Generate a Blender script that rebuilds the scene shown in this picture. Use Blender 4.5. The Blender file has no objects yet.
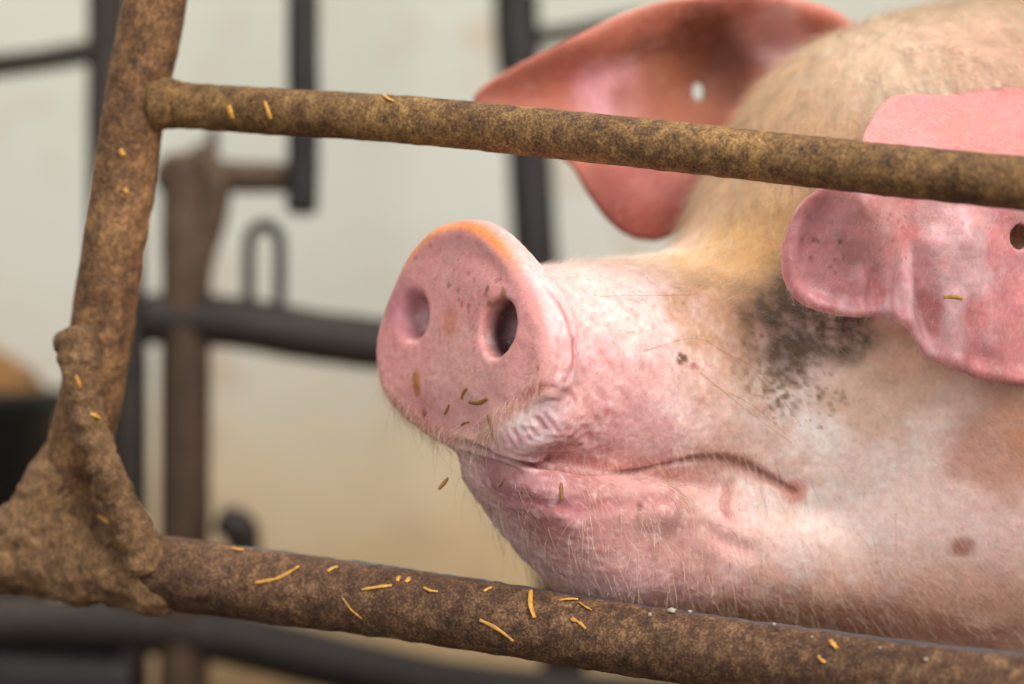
import bpy, math, random, os
import numpy as np
from mathutils import Vector
from mathutils.bvhtree import BVHTree

rng = np.random.default_rng(7)
random.seed(7)
SC = bpy.context.scene
COL = SC.collection
Q = float(os.environ.get('PIGQ', '1'))          # mesh coarseness while sketching

# ------------------------------------------------------------------ camera, sky, lights, exposure
PXS = 0.0005          # metres per pixel at Y = 0
DIST = 1.0
ZC = 0.65
cam_d = bpy.data.cameras.new('camera')
cam_d.sensor_width = 36.0
cam_d.lens = 36.0 * DIST / (1024 * PXS)
cam_d.dof.use_dof = True
cam_d.dof.focus_distance = DIST + 0.025
cam_d.dof.aperture_fstop = 2.6
cam_d.clip_start = 0.02
cam = bpy.data.objects.new('camera', cam_d)
COL.objects.link(cam)
cam.location = (0, -DIST, ZC)
cam.rotation_euler = (math.pi / 2, 0, 0)
SC.camera = cam

world = bpy.data.worlds.new('world')
SC.world = world
world.use_nodes = True
wn = world.node_tree.nodes
wn['Background'].inputs[0].default_value = (0.86, 0.89, 0.97, 1)
wn['Background'].inputs[1].default_value = 0.42

def area(name, loc, target, size, size_y, power, col):
    l = bpy.data.lights.new(name, 'AREA')
    l.shape = 'RECTANGLE'; l.size = size; l.size_y = size_y
    l.energy = power; l.color = col
    o = bpy.data.objects.new(name, l)
    COL.objects.link(o)
    o.location = loc
    o.rotation_euler = (Vector(target) - Vector(loc)).to_track_quat('-Z', 'Y').to_euler()
    return o
area('key_light', (1.0, -1.25, 2.0), (0.15, 0.1, 0.65), 1.0, 1.0, 52, (1.0, 0.97, 0.94))  # unseen soft key added high at the front right
area('roof_light', (0.1, 0.2, 2.7), (0.1, 0.2, 0.65), 1.2, 1.0, 14, (0.95, 0.98, 1.0))
area('window_light', (-1.0, 0.75, 2.1), (0.0, 0.1, 0.65), 0.7, 0.7, 16, (1.0, 0.90, 0.74))
area('front_fill', (-0.9, -2.4, 1.3), (0.0, 0.5, 0.65), 1.6, 1.6, 22, (0.97, 0.98, 1.0))  # unseen soft fill added from the front left, behind the camera

SC.view_settings.view_transform = 'Standard'
SC.view_settings.look = 'None'
SC.view_settings.gamma = 1.0
SC.view_settings.use_curve_mapping = False
SC.view_settings.exposure = 0.0

# ------------------------------------------------------------------ helpers
def P(px, py, Y):
    k = PXS * (DIST + Y) / DIST
    return np.array([(px - 512) * k, Y, ZC - (py - 342) * k])

def srgb(r, g, b):
    f = lambda c: c / 12.92 if c <= 0.04045 else ((c + 0.055) / 1.055) ** 2.4
    return (f(r / 255), f(g / 255), f(b / 255))

def sstep(a, b, x):
    t = np.clip((x - a) / (b - a), 0, 1)
    return t * t * (3 - 2 * t)

def smin(a, b, k):
    h = np.clip(0.5 + 0.5 * (b - a) / k, 0, 1)
    return b * (1 - h) + a * h - k * h * (1 - h)

def smax(a, b, k):
    return -smin(-a, -b, k)

def _hash(ix, iy, iz, seed):
    h = (ix.astype(np.uint32) * np.uint32(374761393)) ^ (iy.astype(np.uint32) * np.uint32(668265263)) \
        ^ (iz.astype(np.uint32) * np.uint32(2147483647)) ^ np.uint32(seed * 69069 + 12345)
    h = (h ^ (h >> np.uint32(13))) * np.uint32(1274126177)
    h = (h ^ (h >> np.uint32(16))) * np.uint32(2246822519)
    h ^= h >> np.uint32(15)
    return (h & np.uint32(0xFFFFFF)).astype(np.float32) / 8388608.0 - 1.0

def vnoise(p, scale, seed=0):
    q = p * scale + 1000.0
    i = np.floor(q).astype(np.int64)
    f = (q - i).astype(np.float32)
    f = f * f * (3 - 2 * f)
    out = 0
    for dx in (0, 1):
        wx = f[:, 0] if dx else 1 - f[:, 0]
        for dy in (0, 1):
            wy = f[:, 1] if dy else 1 - f[:, 1]
            for dz in (0, 1):
                wz = f[:, 2] if dz else 1 - f[:, 2]
                out = out + wx * wy * wz * _hash(i[:, 0] + dx, i[:, 1] + dy, i[:, 2] + dz, seed)
    return out

def fbm(p, scale, octv=3, seed=0):
    a, s, out = 1.0, scale, 0
    for o in range(octv):
        out = out + a * vnoise(p, s, seed + o * 17)
        a *= 0.5; s *= 2.03
    return out

def capsule(p, a, b, ra, rb):
    a = np.asarray(a); b = np.asarray(b)
    ab = b - a
    t = np.clip(((p - a) @ ab) / (ab @ ab), 0, 1)
    return np.linalg.norm(p - a - t[:, None] * ab, axis=1) - (ra + (rb - ra) * t)

def ellip(p, c, axes, r):
    q = (p - np.asarray(c)) @ np.asarray(axes).T / np.asarray(r)
    n = np.linalg.norm(q, axis=1)
    return (n - 1) * min(r)

def poly_sdf(u, v, poly):
    d = np.full(u.shape, 1e9); s = np.ones(u.shape)
    n = len(poly)
    for i in range(n):
        ax, ay = poly[i]; bx, by = poly[(i - 1) % n]
        ex, ey = bx - ax, by - ay
        wx, wy = u - ax, v - ay
        t = np.clip((wx * ex + wy * ey) / (ex * ex + ey * ey + 1e-18), 0, 1)
        dx, dy = wx - ex * t, wy - ey * t
        d = np.minimum(d, dx * dx + dy * dy)
        c1 = v >= ay; c2 = v < by; c3 = ex * wy > ey * wx
        flip = (c1 & c2 & c3) | (~c1 & ~c2 & ~c3)
        s = np.where(flip, -s, s)
    return s * np.sqrt(d)

def smooth_poly(pts, n=3):
    pts = np.array(pts, float)
    for _ in range(n):
        nx = np.roll(pts, -1, axis=0)
        q = 0.75 * pts + 0.25 * nx; r = 0.25 * pts + 0.75 * nx
        pts = np.stack([q, r], 1).reshape(-1, 2)
    return pts

def mesh_sdf(f, ax, B=12, safe=1.7):
    """surface nets on a rectilinear grid; only blocks near the surface are evaluated"""
    ax = list(ax)
    for k in range(3):                                   # pad to whole blocks
        a = ax[k]; r = (-(len(a) - 1)) % B
        if r:
            ax[k] = np.concatenate([a, a[-1] + (a[-1] - a[-2]) * np.arange(1, r + 1)])
    n = [len(a) for a in ax]
    nb = [(m - 1) // B for m in n]
    F = np.empty(n, np.float32)
    cen = [0.5 * (a[:-1:B][:m] + a[B::B][:m]) for a, m in zip(ax, nb)]
    hal = [0.5 * (a[B::B][:m] - a[:-1:B][:m]) for a, m in zip(ax, nb)]
    G = np.stack(np.meshgrid(*cen, indexing='ij'), -1).reshape(-1, 3)
    H = np.linalg.norm(np.stack(np.meshgrid(*hal, indexing='ij'), -1).reshape(-1, 3), axis=1)
    fc = np.concatenate([f(G[i:i + 200000]) for i in range(0, len(G), 200000)])
    act = np.abs(fc) < H * safe + 0.004
    idx = np.stack(np.meshgrid(*[np.arange(m) for m in nb], indexing='ij'), -1).reshape(-1, 3)
    for (i, j, k), s in zip(idx[~act], fc[~act]):
        F[i * B:i * B + B + 1, j * B:j * B + B + 1, k * B:k * B + B + 1] = s
    ia = idx[act]
    o = np.arange(B + 1)
    for c in range(0, len(ia), 150):
        bl = ia[c:c + 150]
        X = ax[0][bl[:, 0, None] * B + o]; Yy = ax[1][bl[:, 1, None] * B + o]; Z = ax[2][bl[:, 2, None] * B + o]
        m = len(bl)
        pts = np.empty((m, B + 1, B + 1, B + 1, 3))
        pts[..., 0] = X[:, :, None, None]; pts[..., 1] = Yy[:, None, :, None]; pts[..., 2] = Z[:, None, None, :]
        v = f(pts.reshape(-1, 3)).reshape(m, B + 1, B + 1, B + 1)
        for q, (i, j, k) in enumerate(bl):
            F[i * B:i * B + B + 1, j * B:j * B + B + 1, k * B:k * B + B + 1] = v[q]
    ins = (F < 0)
    cnt = np.zeros([m - 1 for m in n], np.uint8)
    for dx in (0, 1):
        for dy in (0, 1):
            for dz in (0, 1):
                cnt += ins[dx:n[0] - 1 + dx, dy:n[1] - 1 + dy, dz:n[2] - 1 + dz]
    cell = (cnt > 0) & (cnt < 8)
    ci = np.argwhere(cell)
    vid = np.full(cell.shape, -1, np.int32)
    vid[cell] = np.arange(len(ci))
    acc = np.zeros((len(ci), 3)); num = np.zeros(len(ci))
    cor = {}
    for dx in (0, 1):
        for dy in (0, 1):
            for dz in (0, 1):
                cor[(dx, dy, dz)] = F[ci[:, 0] + dx, ci[:, 1] + dy, ci[:, 2] + dz]
    for a0 in cor:
        for k in range(3):
            if a0[k] == 0:
                b0 = list(a0); b0[k] = 1; b0 = tuple(b0)
                fa, fb = cor[a0], cor[b0]
                m = (fa < 0) != (fb < 0)
                t = np.where(m, fa / np.where(m, fa - fb, 1), 0)
                pos = np.tile(np.array(a0, float), (len(ci), 1)); pos[:, k] += t
                acc[m] += pos[m]; num[m] += 1
    g = ci + acc / num[:, None]
    V = np.stack([np.interp(g[:, k], np.arange(n[k]), ax[k]) for k in range(3)], 1)
    quads = []
    for k in range(3):
        sl0 = [slice(None)] * 3; sl1 = [slice(None)] * 3
        sl0[k] = slice(0, -1); sl1[k] = slice(1, None)
        ch = ins[tuple(sl0)] != ins[tuple(sl1)]
        e = np.argwhere(ch)
        o1, o2 = (k + 1) % 3, (k + 2) % 3
        ok = (e[:, o1] > 0) & (e[:, o2] > 0) & (e[:, o1] < n[o1] - 1) & (e[:, o2] < n[o2] - 1)
        e = e[ok]
        def g4(d1, d2):
            q = e.copy(); q[:, o1] += d1; q[:, o2] += d2
            return vid[q[:, 0], q[:, 1], q[:, 2]]
        qd = np.stack([g4(-1, -1), g4(0, -1), g4(0, 0), g4(-1, 0)], 1)
        neg = ~ins[e[:, 0], e[:, 1], e[:, 2]]
        qd[neg] = qd[neg][:, ::-1]
        quads.append(qd)
    return V, np.concatenate(quads)

def np_mesh(name, V, quads, mat, parent=None, smooth=True):
    me = bpy.data.meshes.new(name)
    me.vertices.add(len(V)); me.vertices.foreach_set('co', np.asarray(V, np.float32).ravel())
    me.loops.add(quads.size); me.loops.foreach_set('vertex_index', quads.astype(np.int32).ravel())
    m = quads.shape[1]
    me.polygons.add(len(quads))
    me.polygons.foreach_set('loop_start', np.arange(0, quads.size, m, dtype=np.int32))
    me.update(calc_edges=True); me.validate()
    if smooth: me.polygons.foreach_set('use_smooth', np.ones(len(me.polygons), bool))
    me.materials.append(mat)
    o = bpy.data.objects.new(name, me); COL.objects.link(o)
    if parent is not None: o.parent = parent
    return o

def vnormals(V, Qd):
    a = V[Qd[:, 2]] - V[Qd[:, 0]]; b = V[Qd[:, 3]] - V[Qd[:, 1]]
    nf = np.cross(a, b)
    N = np.zeros_like(V)
    for k in range(4):
        for c in range(3):
            N[:, c] += np.bincount(Qd[:, k], nf[:, c], minlength=len(V))
    return N / (np.linalg.norm(N, axis=1, keepdims=True) + 1e-12)

def laplace(V, Qd, it=1, lam=0.5, mask=None):
    a = np.concatenate([Qd[:, 0], Qd[:, 1], Qd[:, 2], Qd[:, 3]]); b = np.concatenate([Qd[:, 1], Qd[:, 2], Qd[:, 3], Qd[:, 0]])
    cnt = np.bincount(a, minlength=len(V)) + np.bincount(b, minlength=len(V))
    for _ in range(it):
        S = np.stack([np.bincount(a, V[b, c], minlength=len(V)) + np.bincount(b, V[a, c], minlength=len(V)) for c in range(3)], 1)
        D = S / cnt[:, None] - V
        V = V + lam * (D if mask is None else D * mask[:, None])
    return V

def empty(name, loc, label=None, cat=None, group=None):
    o = bpy.data.objects.new(name, None); COL.objects.link(o)
    o.location = loc
    if label: o['label'] = label; o['category'] = cat
    if group: o['group'] = group
    return o

def tag(o, label, cat, group=None):
    o['label'] = label; o['category'] = cat
    if group: o['group'] = group
    return o

# ------------------------------------------------------------------ node helpers / materials
def new_mat(name):
    m = bpy.data.materials.new(name); m.use_nodes = True
    return m, m.node_tree.nodes, m.node_tree.links, m.node_tree.nodes['Principled BSDF']

def nz(N, L, scale, detail=4, rough=0.55, co=None, dist=0.0):
    n = N.new('ShaderNodeTexNoise'); n.inputs['Scale'].default_value = scale
    n.inputs['Detail'].default_value = detail; n.inputs['Roughness'].default_value = rough
    n.inputs['Distortion'].default_value = dist
    if co is not None: L.new(co, n.inputs['Vector'])
    return n

def ramp(N, L, src, stops, interp='LINEAR'):
    r = N.new('ShaderNodeValToRGB'); r.color_ramp.interpolation = interp
    el = r.color_ramp.elements
    while len(el) < len(stops): el.new(0.5)
    for e, (p, c) in zip(el, stops):
        e.position = p; e.color = (*c, 1) if len(c) == 3 else c
    L.new(src, r.inputs['Fac'])
    return r

def mixc(N, L, fac, a, b, mode='MIX'):
    m = N.new('ShaderNodeMix'); m.data_type = 'RGBA'; m.blend_type = mode
    for s, v in ((m.inputs['Factor'], fac), (m.inputs['A'], a), (m.inputs['B'], b)):
        if hasattr(v, 'is_output'): L.new(v, s)
        elif isinstance(v, (int, float)): s.default_value = v
        else: s.default_value = (*v, 1)
    return m.outputs['Result']

def mth(N, L, op, a, b=0.0):
    m = N.new('ShaderNodeMath'); m.operation = op
    for s, v in ((m.inputs[0], a), (m.inputs[1], b)):
        if hasattr(v, 'is_output'): L.new(v, s)
        else: s.default_value = v
    return m.outputs[0]

def bump(N, L, h, strength, dist, nrm=None):
    b = N.new('ShaderNodeBump'); b.inputs['Strength'].default_value = strength
    b.inputs['Distance'].default_value = dist
    L.new(h, b.inputs['Height'])
    if nrm is not None: L.new(nrm, b.inputs['Normal'])
    return b.outputs['Normal']

def rust_mat(name, dark, mid, light, scale=60, rough=0.8, metal=0.15, bstr=0.6, top_sheen=None, stops=(0.3, 0.5, 0.72)):
    m, N, L, bs = new_mat(name)
    tc = N.new('ShaderNodeTexCoord').outputs['Object']
    n1 = nz(N, L, scale * 1.8, 8, 0.7, tc)
    n2 = nz(N, L, scale * 9, 5, 0.75, tc)
    n3 = nz(N, L, scale * 0.22, 3, 0.5, tc)
    mx = mth(N, L, 'ADD', mth(N, L, 'MULTIPLY', n1.outputs['Fac'], 0.45), mth(N, L, 'MULTIPLY', n2.outputs['Fac'], 0.55))
    r = ramp(N, L, mx, [(stops[0], dark), (stops[1], mid), (stops[2], light)])
    r3 = ramp(N, L, n3.outputs['Fac'], [(0.35, (0.6, 0.55, 0.5)), (0.65, (1.15, 1.15, 1.1))])
    c = mixc(N, L, 1.0, r.outputs['Color'], r3.outputs['Color'], 'MULTIPLY')
    if top_sheen is not None:      # bluish sky sheen painted along the top of the pipe
        wcol, ax_lo, ax_hi, nat, wr = top_sheen
        at = N.new('ShaderNodeAttribute'); at.attribute_name = 'top_sheen'
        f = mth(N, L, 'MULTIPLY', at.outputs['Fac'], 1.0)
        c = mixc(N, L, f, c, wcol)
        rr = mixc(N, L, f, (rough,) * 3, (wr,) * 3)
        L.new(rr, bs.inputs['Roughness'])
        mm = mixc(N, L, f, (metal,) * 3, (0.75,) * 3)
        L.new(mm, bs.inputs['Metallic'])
    else:
        bs.inputs['Roughness'].default_value = rough
        bs.inputs['Metallic'].default_value = metal
    L.new(c, bs.inputs['Base Color'])
    nb = bump(N, L, n1.outputs['Fac'], bstr, 0.0015)
    nb = bump(N, L, n2.outputs['Fac'], bstr, 0.0006, nb)
    L.new(nb, bs.inputs['Normal'])
    return m

M_rail = rust_mat('rusty_painted_steel', srgb(50, 36, 24), srgb(126, 92, 54), srgb(190, 150, 90), 70, stops=(0.38, 0.5, 0.64))
M_post = rust_mat('rusty_post', srgb(62, 42, 28), srgb(128, 92, 60), srgb(204, 154, 98), 55, stops=(0.38, 0.5, 0.66))
M_low = rust_mat('bottom_rail_sheen', srgb(34, 24, 18), srgb(98, 68, 46), srgb(178, 138, 98), 75, stops=(0.36, 0.5, 0.66),
                 top_sheen=(srgb(92, 104, 116), 0, 0, 0, 0.38))
M_mud = rust_mat('dried_dung', srgb(60, 40, 26), srgb(124, 92, 60), srgb(192, 150, 104), 85, rough=0.9, metal=0, bstr=1.0, stops=(0.36, 0.5, 0.66))
M_back = rust_mat('dark_rusty_steel', srgb(22, 19, 17), srgb(50, 41, 34), srgb(84, 68, 52), 30, rough=0.6)
M_backbrown = rust_mat('brown_rusty_steel', srgb(38, 28, 20), srgb(84, 64, 46), srgb(122, 94, 66), 30, rough=0.7)
M_backsteel = rust_mat('blackish_steel', srgb(20, 18, 18), srgb(44, 40, 38), srgb(76, 70, 66), 30, rough=0.45, metal=0.4)
M_plastic = rust_mat('black_rubber', srgb(6, 9, 11), srgb(14, 19, 22), srgb(30, 36, 38), 20, rough=0.6, metal=0)

def plain(name, col, rough=0.6, var=0.25, scale=80):
    m, N, L, bs = new_mat(name)
    tc = N.new('ShaderNodeTexCoord').outputs['Object']
    n = nz(N, L, scale, 3, 0.5, tc)
    r = ramp(N, L, n.outputs['Fac'], [(0.3, tuple(c * (1 - var) for c in col)), (0.7, tuple(min(1, c * (1 + var)) for c in col))])
    L.new(r.outputs['Color'], bs.inputs['Base Color'])
    bs.inputs['Roughness'].default_value = rough
    return m
M_straw = plain('yellow_straw', srgb(204, 148, 62), 0.5, 0.3, 300)
M_straw2 = plain('brown_straw', srgb(150, 104, 52), 0.6)
M_grit = plain('pale_grit', srgb(178, 166, 146), 0.8)

# ------------------------------------------------------------------ the barn
def wall_mat():
    m, N, L, bs = new_mat('limewashed_wall')
    geo = N.new('ShaderNodeNewGeometry')
    pos = geo.outputs['Position']
    sx = N.new('ShaderNodeSeparateXYZ'); L.new(pos, sx.inputs[0])
    n1 = nz(N, L, 3.2, 5, 0.6, pos)
    n2 = nz(N, L, 9.0, 4, 0.6, pos)
    z = mth(N, L, 'ADD', sx.outputs['Z'], mth(N, L, 'MULTIPLY', mth(N, L, 'SUBTRACT', n1.outputs['Fac'], 0.5), 0.35))
    zn = mth(N, L, 'MULTIPLY', z, 1.0)
    # limewash above, yellow-brown splashed dirt towards the floor
    r = ramp(N, L, zn, [(0.10, srgb(140, 104, 66)), (0.34, srgb(212, 184, 140)), (0.50, srgb(222, 202, 168)),
                        (0.64, srgb(214, 209, 192)), (0.80, srgb(212, 211, 198)), (1.0, srgb(204, 204, 188))])
    pat = ramp(N, L, n2.outputs['Fac'], [(0.56, (0, 0, 0)), (0.70, (1, 1, 1))])
    c = mixc(N, L, mth(N, L, 'MULTIPLY', pat.outputs['Color'], 0.6), r.outputs['Color'], srgb(196, 160, 128))
    L.new(c, bs.inputs['Base Color'])
    bs.inputs['Roughness'].default_value = 0.85
    L.new(bump(N, L, n2.outputs['Fac'], 0.4, 0.01), bs.inputs['Normal'])
    return m
M_wall = wall_mat()

def slab(name, lo, hi, mat, div=1, kind='structure'):
    import bmesh
    bm = bmesh.new(); bmesh.ops.create_cube(bm, size=1)
    lo = np.array(lo); hi = np.array(hi)
    for v in bm.verts:
        v.co = [(lo[k] + hi[k]) / 2 + v.co[k] * (hi[k] - lo[k]) for k in range(3)]
    bmesh.ops.bevel(bm, geom=bm.edges[:], offset=0.01, segments=2, affect='EDGES')
    me = bpy.data.meshes.new(name); bm.to_mesh(me); bm.free()
    me.materials.append(mat)
    o = bpy.data.objects.new(name, me); COL.objects.link(o)
    if kind: o['kind'] = kind
    return o
WALL_Y = 1.55
slab('wall_back', (-2.6, WALL_Y, -0.02), (2.6, WALL_Y + 0.15, 2.8), M_wall)
M_floor = rust_mat('concrete_floor_with_litter', srgb(44, 35, 25), srgb(82, 68, 50), srgb(128, 108, 80), 12, rough=0.9, metal=0)
slab('floor', (-2.6, -2.2, -0.12), (2.6, WALL_Y, 0.0), M_floor)

# ------------------------------------------------------------------ tubes
def catmull(pts, n):
    pts = np.array(pts, float)
    out = []
    for i in range(len(pts) - 1):
        p0 = pts[max(i - 1, 0)]; p1 = pts[i]; p2 = pts[i + 1]; p3 = pts[min(i + 2, len(pts) - 1)]
        for t in np.linspace(0, 1, n, endpoint=False):
            out.append(0.5 * ((2 * p1) + (-p0 + p2) * t + (2 * p0 - 5 * p1 + 4 * p2 - p3) * t * t + (-p0 + 3 * p1 - 3 * p2 + p3) * t ** 3))
    out.append(pts[-1])
    return np.array(out)

def tube(name, pts, rad, mat, parent=None, seg=32, n=12, bumpamp=0.0, bscale=60, top_sheen=False, closed_round=True, seed=0):
    """pipe along pts (x,y,z[,r]); rad scalar or list"""
    r = np.full(len(pts), rad) if np.isscalar(rad) else np.array(rad, float)
    c = catmull(np.column_stack([np.array(pts, float), r]), n)
    path, rr = c[:, :3], c[:, 3]
    tan = np.gradient(path, axis=0); tan /= np.linalg.norm(tan, axis=1, keepdims=True)
    up = np.array([0, 1, 0.0]) if abs(tan[0][1]) < 0.9 else np.array([0, 0, 1.0])
    a = np.cross(tan, up); a /= np.linalg.norm(a, axis=1, keepdims=True)
    b = np.cross(a, tan)
    if closed_round:   # domed ends
        ex, er = [], []
        for th in (80, 60, 35):
            ex.append(path[0] - tan[0] * rr[0] * math.sin(math.radians(th)) * 0.35); er.append(rr[0] * math.cos(math.radians(th)))
        fx, fr = [], []
        for th in (35, 60, 80):
            fx.append(path[-1] + tan[-1] * rr[-1] * math.sin(math.radians(th)) * 0.35); fr.append(rr[-1] * math.cos(math.radians(th)))
        path = np.concatenate([ex, path, fx]); rr = np.concatenate([er, rr, fr])
        a = np.concatenate([[a[0]] * 3, a, [a[-1]] * 3]); b = np.concatenate([[b[0]] * 3, b, [b[-1]] * 3])
    th = np.linspace(0, 2 * math.pi, seg, endpoint=False)
    V = path[:, None, :] + rr[:, None, None] * (np.cos(th)[None, :, None] * a[:, None, :] + np.sin(th)[None, :, None] * b[:, None, :])
    m = len(path)
    nrm = (V - path[:, None, :]).reshape(-1, 3); nrm /= np.linalg.norm(nrm, axis=1, keepdims=True) + 1e-12
    V = V.reshape(-1, 3)
    if bumpamp:
        d = fbm(V, bscale, 4, seed) * bumpamp
        V = V + nrm * d[:, None]
    i = np.arange(m - 1)[:, None] * seg; j = np.arange(seg)[None, :]
    j2 = (j + 1) % seg
    q = np.stack([i + j, i + seg + j, i + seg + j2, i + j2], -1).reshape(-1, 4)
    V = np.concatenate([V, [path[0], path[-1]]])
    e0, e1 = len(V) - 2, len(V) - 1
    jj = np.arange(seg); j2 = (jj + 1) % seg
    cap = np.concatenate([np.stack([np.full(seg, e0), jj, j2, j2], -1), np.stack([np.full(seg, e1), (m - 1) * seg + j2, (m - 1) * seg + jj, (m - 1) * seg + jj], -1)])
    import bmesh
    me = bpy.data.meshes.new(name)
    faces = [tuple(x) for x in q] + [tuple(dict.fromkeys(x.tolist())) for x in cap]
    me.from_pydata([tuple(v) for v in V], [], faces); me.update()
    me.polygons.foreach_set('use_smooth', np.ones(len(me.polygons), bool))
    me.materials.append(mat)
    if top_sheen:  # painted sheen sits on upward-facing normals, broader to the right
        at = me.attributes.new('top_sheen', 'FLOAT', 'POINT')
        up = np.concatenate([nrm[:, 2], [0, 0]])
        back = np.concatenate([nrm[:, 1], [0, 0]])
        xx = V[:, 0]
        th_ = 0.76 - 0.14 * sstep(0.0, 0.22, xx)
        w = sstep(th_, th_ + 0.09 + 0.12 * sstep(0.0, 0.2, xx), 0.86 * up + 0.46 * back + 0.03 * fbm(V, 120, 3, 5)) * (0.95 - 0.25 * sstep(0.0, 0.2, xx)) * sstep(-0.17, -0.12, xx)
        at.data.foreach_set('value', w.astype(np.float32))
    o = bpy.data.objects.new(name, me); COL.objects.link(o)
    if parent is not None: o.parent = parent
    return o

# ------------------------------------------------------------------ the front gate
def GY(px): return 0.13 - 0.18 * (px - 100) / 924.0
def G(px, py, dy=0.0): return P(px, py, GY(px) + dy)

def build_front_gate():
    g = empty('pen_gate', (0, 0, 0), 'rusty brown pipe gate in front, slanted post crusted with dung at its foot', 'gate')
    tube('top_rail', [G(148, 103, 0.003), G(250, 110), G(420, 121), G(640, 143), G(840, 165), G(1040, 185), G(1240, 205), G(1500, 232)],
         [0.0128] * 8, M_rail, g, 40, 90, 0.00035, 160, seed=3)
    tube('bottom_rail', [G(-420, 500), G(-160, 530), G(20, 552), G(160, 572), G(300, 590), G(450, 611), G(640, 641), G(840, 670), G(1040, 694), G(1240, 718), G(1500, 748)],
         [0.021] * 3 + [0.0205, 0.0198, 0.0190, 0.0185, 0.0185, 0.0185, 0.0185, 0.0185], M_low, g, 56, 90, 0.00055, 130, top_sheen=True, seed=5)
    tube('slanted_post', [G(205, -420), G(180, -150), G(155, 0), G(136, 100), G(121, 200), G(106, 300), G(92, 390), G(74, 470), G(62, 540)],
         [0.0178] * 9, M_post, g, 40, 60, 0.0006, 100, seed=9)
    tube('brace_rod', [G(78, 332, -0.022), G(80, 352, -0.024), G(84, 400, -0.026), G(98, 450, -0.026), G(118, 495, -0.026), G(134, 530, -0.024), G(146, 566, -0.016)],
         [0.0095, 0.0118, 0.0098, 0.0088, 0.0095, 0.0105, 0.0115], M_mud, g, 28, 40, 0.0017, 150, seed=11)
    tube('end_post', [G(1440, -420), G(1440, 0), G(1440, 500), G(1440, 1500), G(1440, 1705)], 0.0178, M_post, g, 32, 20, 0.0006, 100, seed=19)
    # weld collar where the upper rail meets the post
    tube('weld_collar', [G(160, 104, 0), G(176, 105, 0)], [0.0150, 0.0134], M_rail, g, 24, 20, 0.0012, 120, seed=4)
    # crust of dung and dirt on the junction
    A = {}
    def f(p):
        n = fbm(p, 150, 4, 21) * 0.0018 + fbm(p, 40, 2, 22) * 0.0028
        a = capsule(p, G(-40, 545), G(140, 575), 0.0225, 0.019)
        b = capsule(p, G(62, 545, 0.004), G(80, 430, 0.006), 0.024, 0.0165)
        c = capsule(p, G(20, 548), G(70, 470), 0.022, 0.014)
        d = capsule(p, G(100, 560), G(165, 580), 0.020, 0.0185)
        e = capsule(p, G(68, 344, -0.022), G(84, 356, -0.022), 0.0085, 0.0085)
        h = capsule(p, G(72, 500, 0), G(90, 560), 0.020, 0.020)
        v = smin(smin(smin(a, b, 0.012), c, 0.012), smin(d, h, 0.012), 0.010)
        v = smin(v, e, 0.008)
        return v + n
    lo = np.minimum(G(-90, 640, -0.05), G(-90, 640, 0.04)); hi = G(230, 300, 0.05)
    st = 0.0014 * Q
    axs = [np.arange(lo[0], hi[0], st), np.arange(0.02, 0.22, st), np.arange(P(0, 660, .13)[2], P(0, 310, .13)[2], st)]
    V, F = mesh_sdf(f, axs)
    np_mesh('dung_crust', V, F, M_mud, g)
    return g
gate = build_front_gate()

# ------------------------------------------------------------------ the pig: one continuous skin
AX = np.array([0.883, 0.469, 0.0]); AX /= np.linalg.norm(AX)
PE = np.array([AX[1], -AX[0], 0.0])         # sideways, towards the camera
C0 = P(470, 335, 0.046)
def px2d(px):
    # distance along the axis whose point is seen at column px
    k = PXS / DIST * (px - 512)
    return (k * (DIST + C0[1]) - C0[0]) / (AX[0] - k * AX[1])
def sec(tab):
    """rows: px, py_top, py_wide, py_bottom, half width -> d, ztop, zwide, zbot, w"""
    out = []
    for px, t, m, b, w in tab:
        d = px2d(px); Y = C0[1] + AX[1] * d
        out.append([d, P(px, t, Y)[2], P(px, m, Y)[2], P(px, b, Y)[2], w])
    return np.array(out)
def cub(x, xp, fp):
    """smooth monotone-ish interpolation"""
    m = np.gradient(fp, xp)
    x = np.clip(x, xp[0], xp[-1])
    i = np.clip(np.searchsorted(xp, x) - 1, 0, len(xp) - 2)
    h = xp[i + 1] - xp[i]; t = (x - xp[i]) / h
    return ((2 * t ** 3 - 3 * t ** 2 + 1) * fp[i] + (t ** 3 - 2 * t ** 2 + t) * h * m[i]
            + (-2 * t ** 3 + 3 * t ** 2) * fp[i + 1] + (t ** 3 - t ** 2) * h * m[i + 1])

UP = sec([(474, 282, 350, 436, 0.046), (505, 270, 355, 452, 0.053), (545, 266, 362, 474, 0.0530), (600, 260, 372, 486, 0.0555),
          (650, 256, 380, 500, 0.0590), (700, 236, 385, 530, 0.0660), (735, 178, 385, 560, 0.077), (775, 100, 382, 585, 0.091),
          (820, 50, 380, 600, 0.106), (870, 25, 380, 625, 0.122), (930, 13, 385, 650, 0.138), (1000, 8, 390, 690, 0.152),
          (1090, 0, 395, 740, 0.168), (1250, -40, 400, 820, 0.20)])
LO = sec([(474, 444, 462, 484, 0.024), (496, 448, 474, 506, 0.037), (532, 456, 494, 553, 0.046), (575, 464, 518, 601, 0.050), (630, 470, 532, 614, 0.0535),
          (700, 476, 535, 616, 0.063), (780, 480, 540, 628, 0.080), (870, 470, 540, 655, 0.105), (960, 470, 540, 690, 0.13), (1090, 470, 560, 740, 0.15)])

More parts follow.
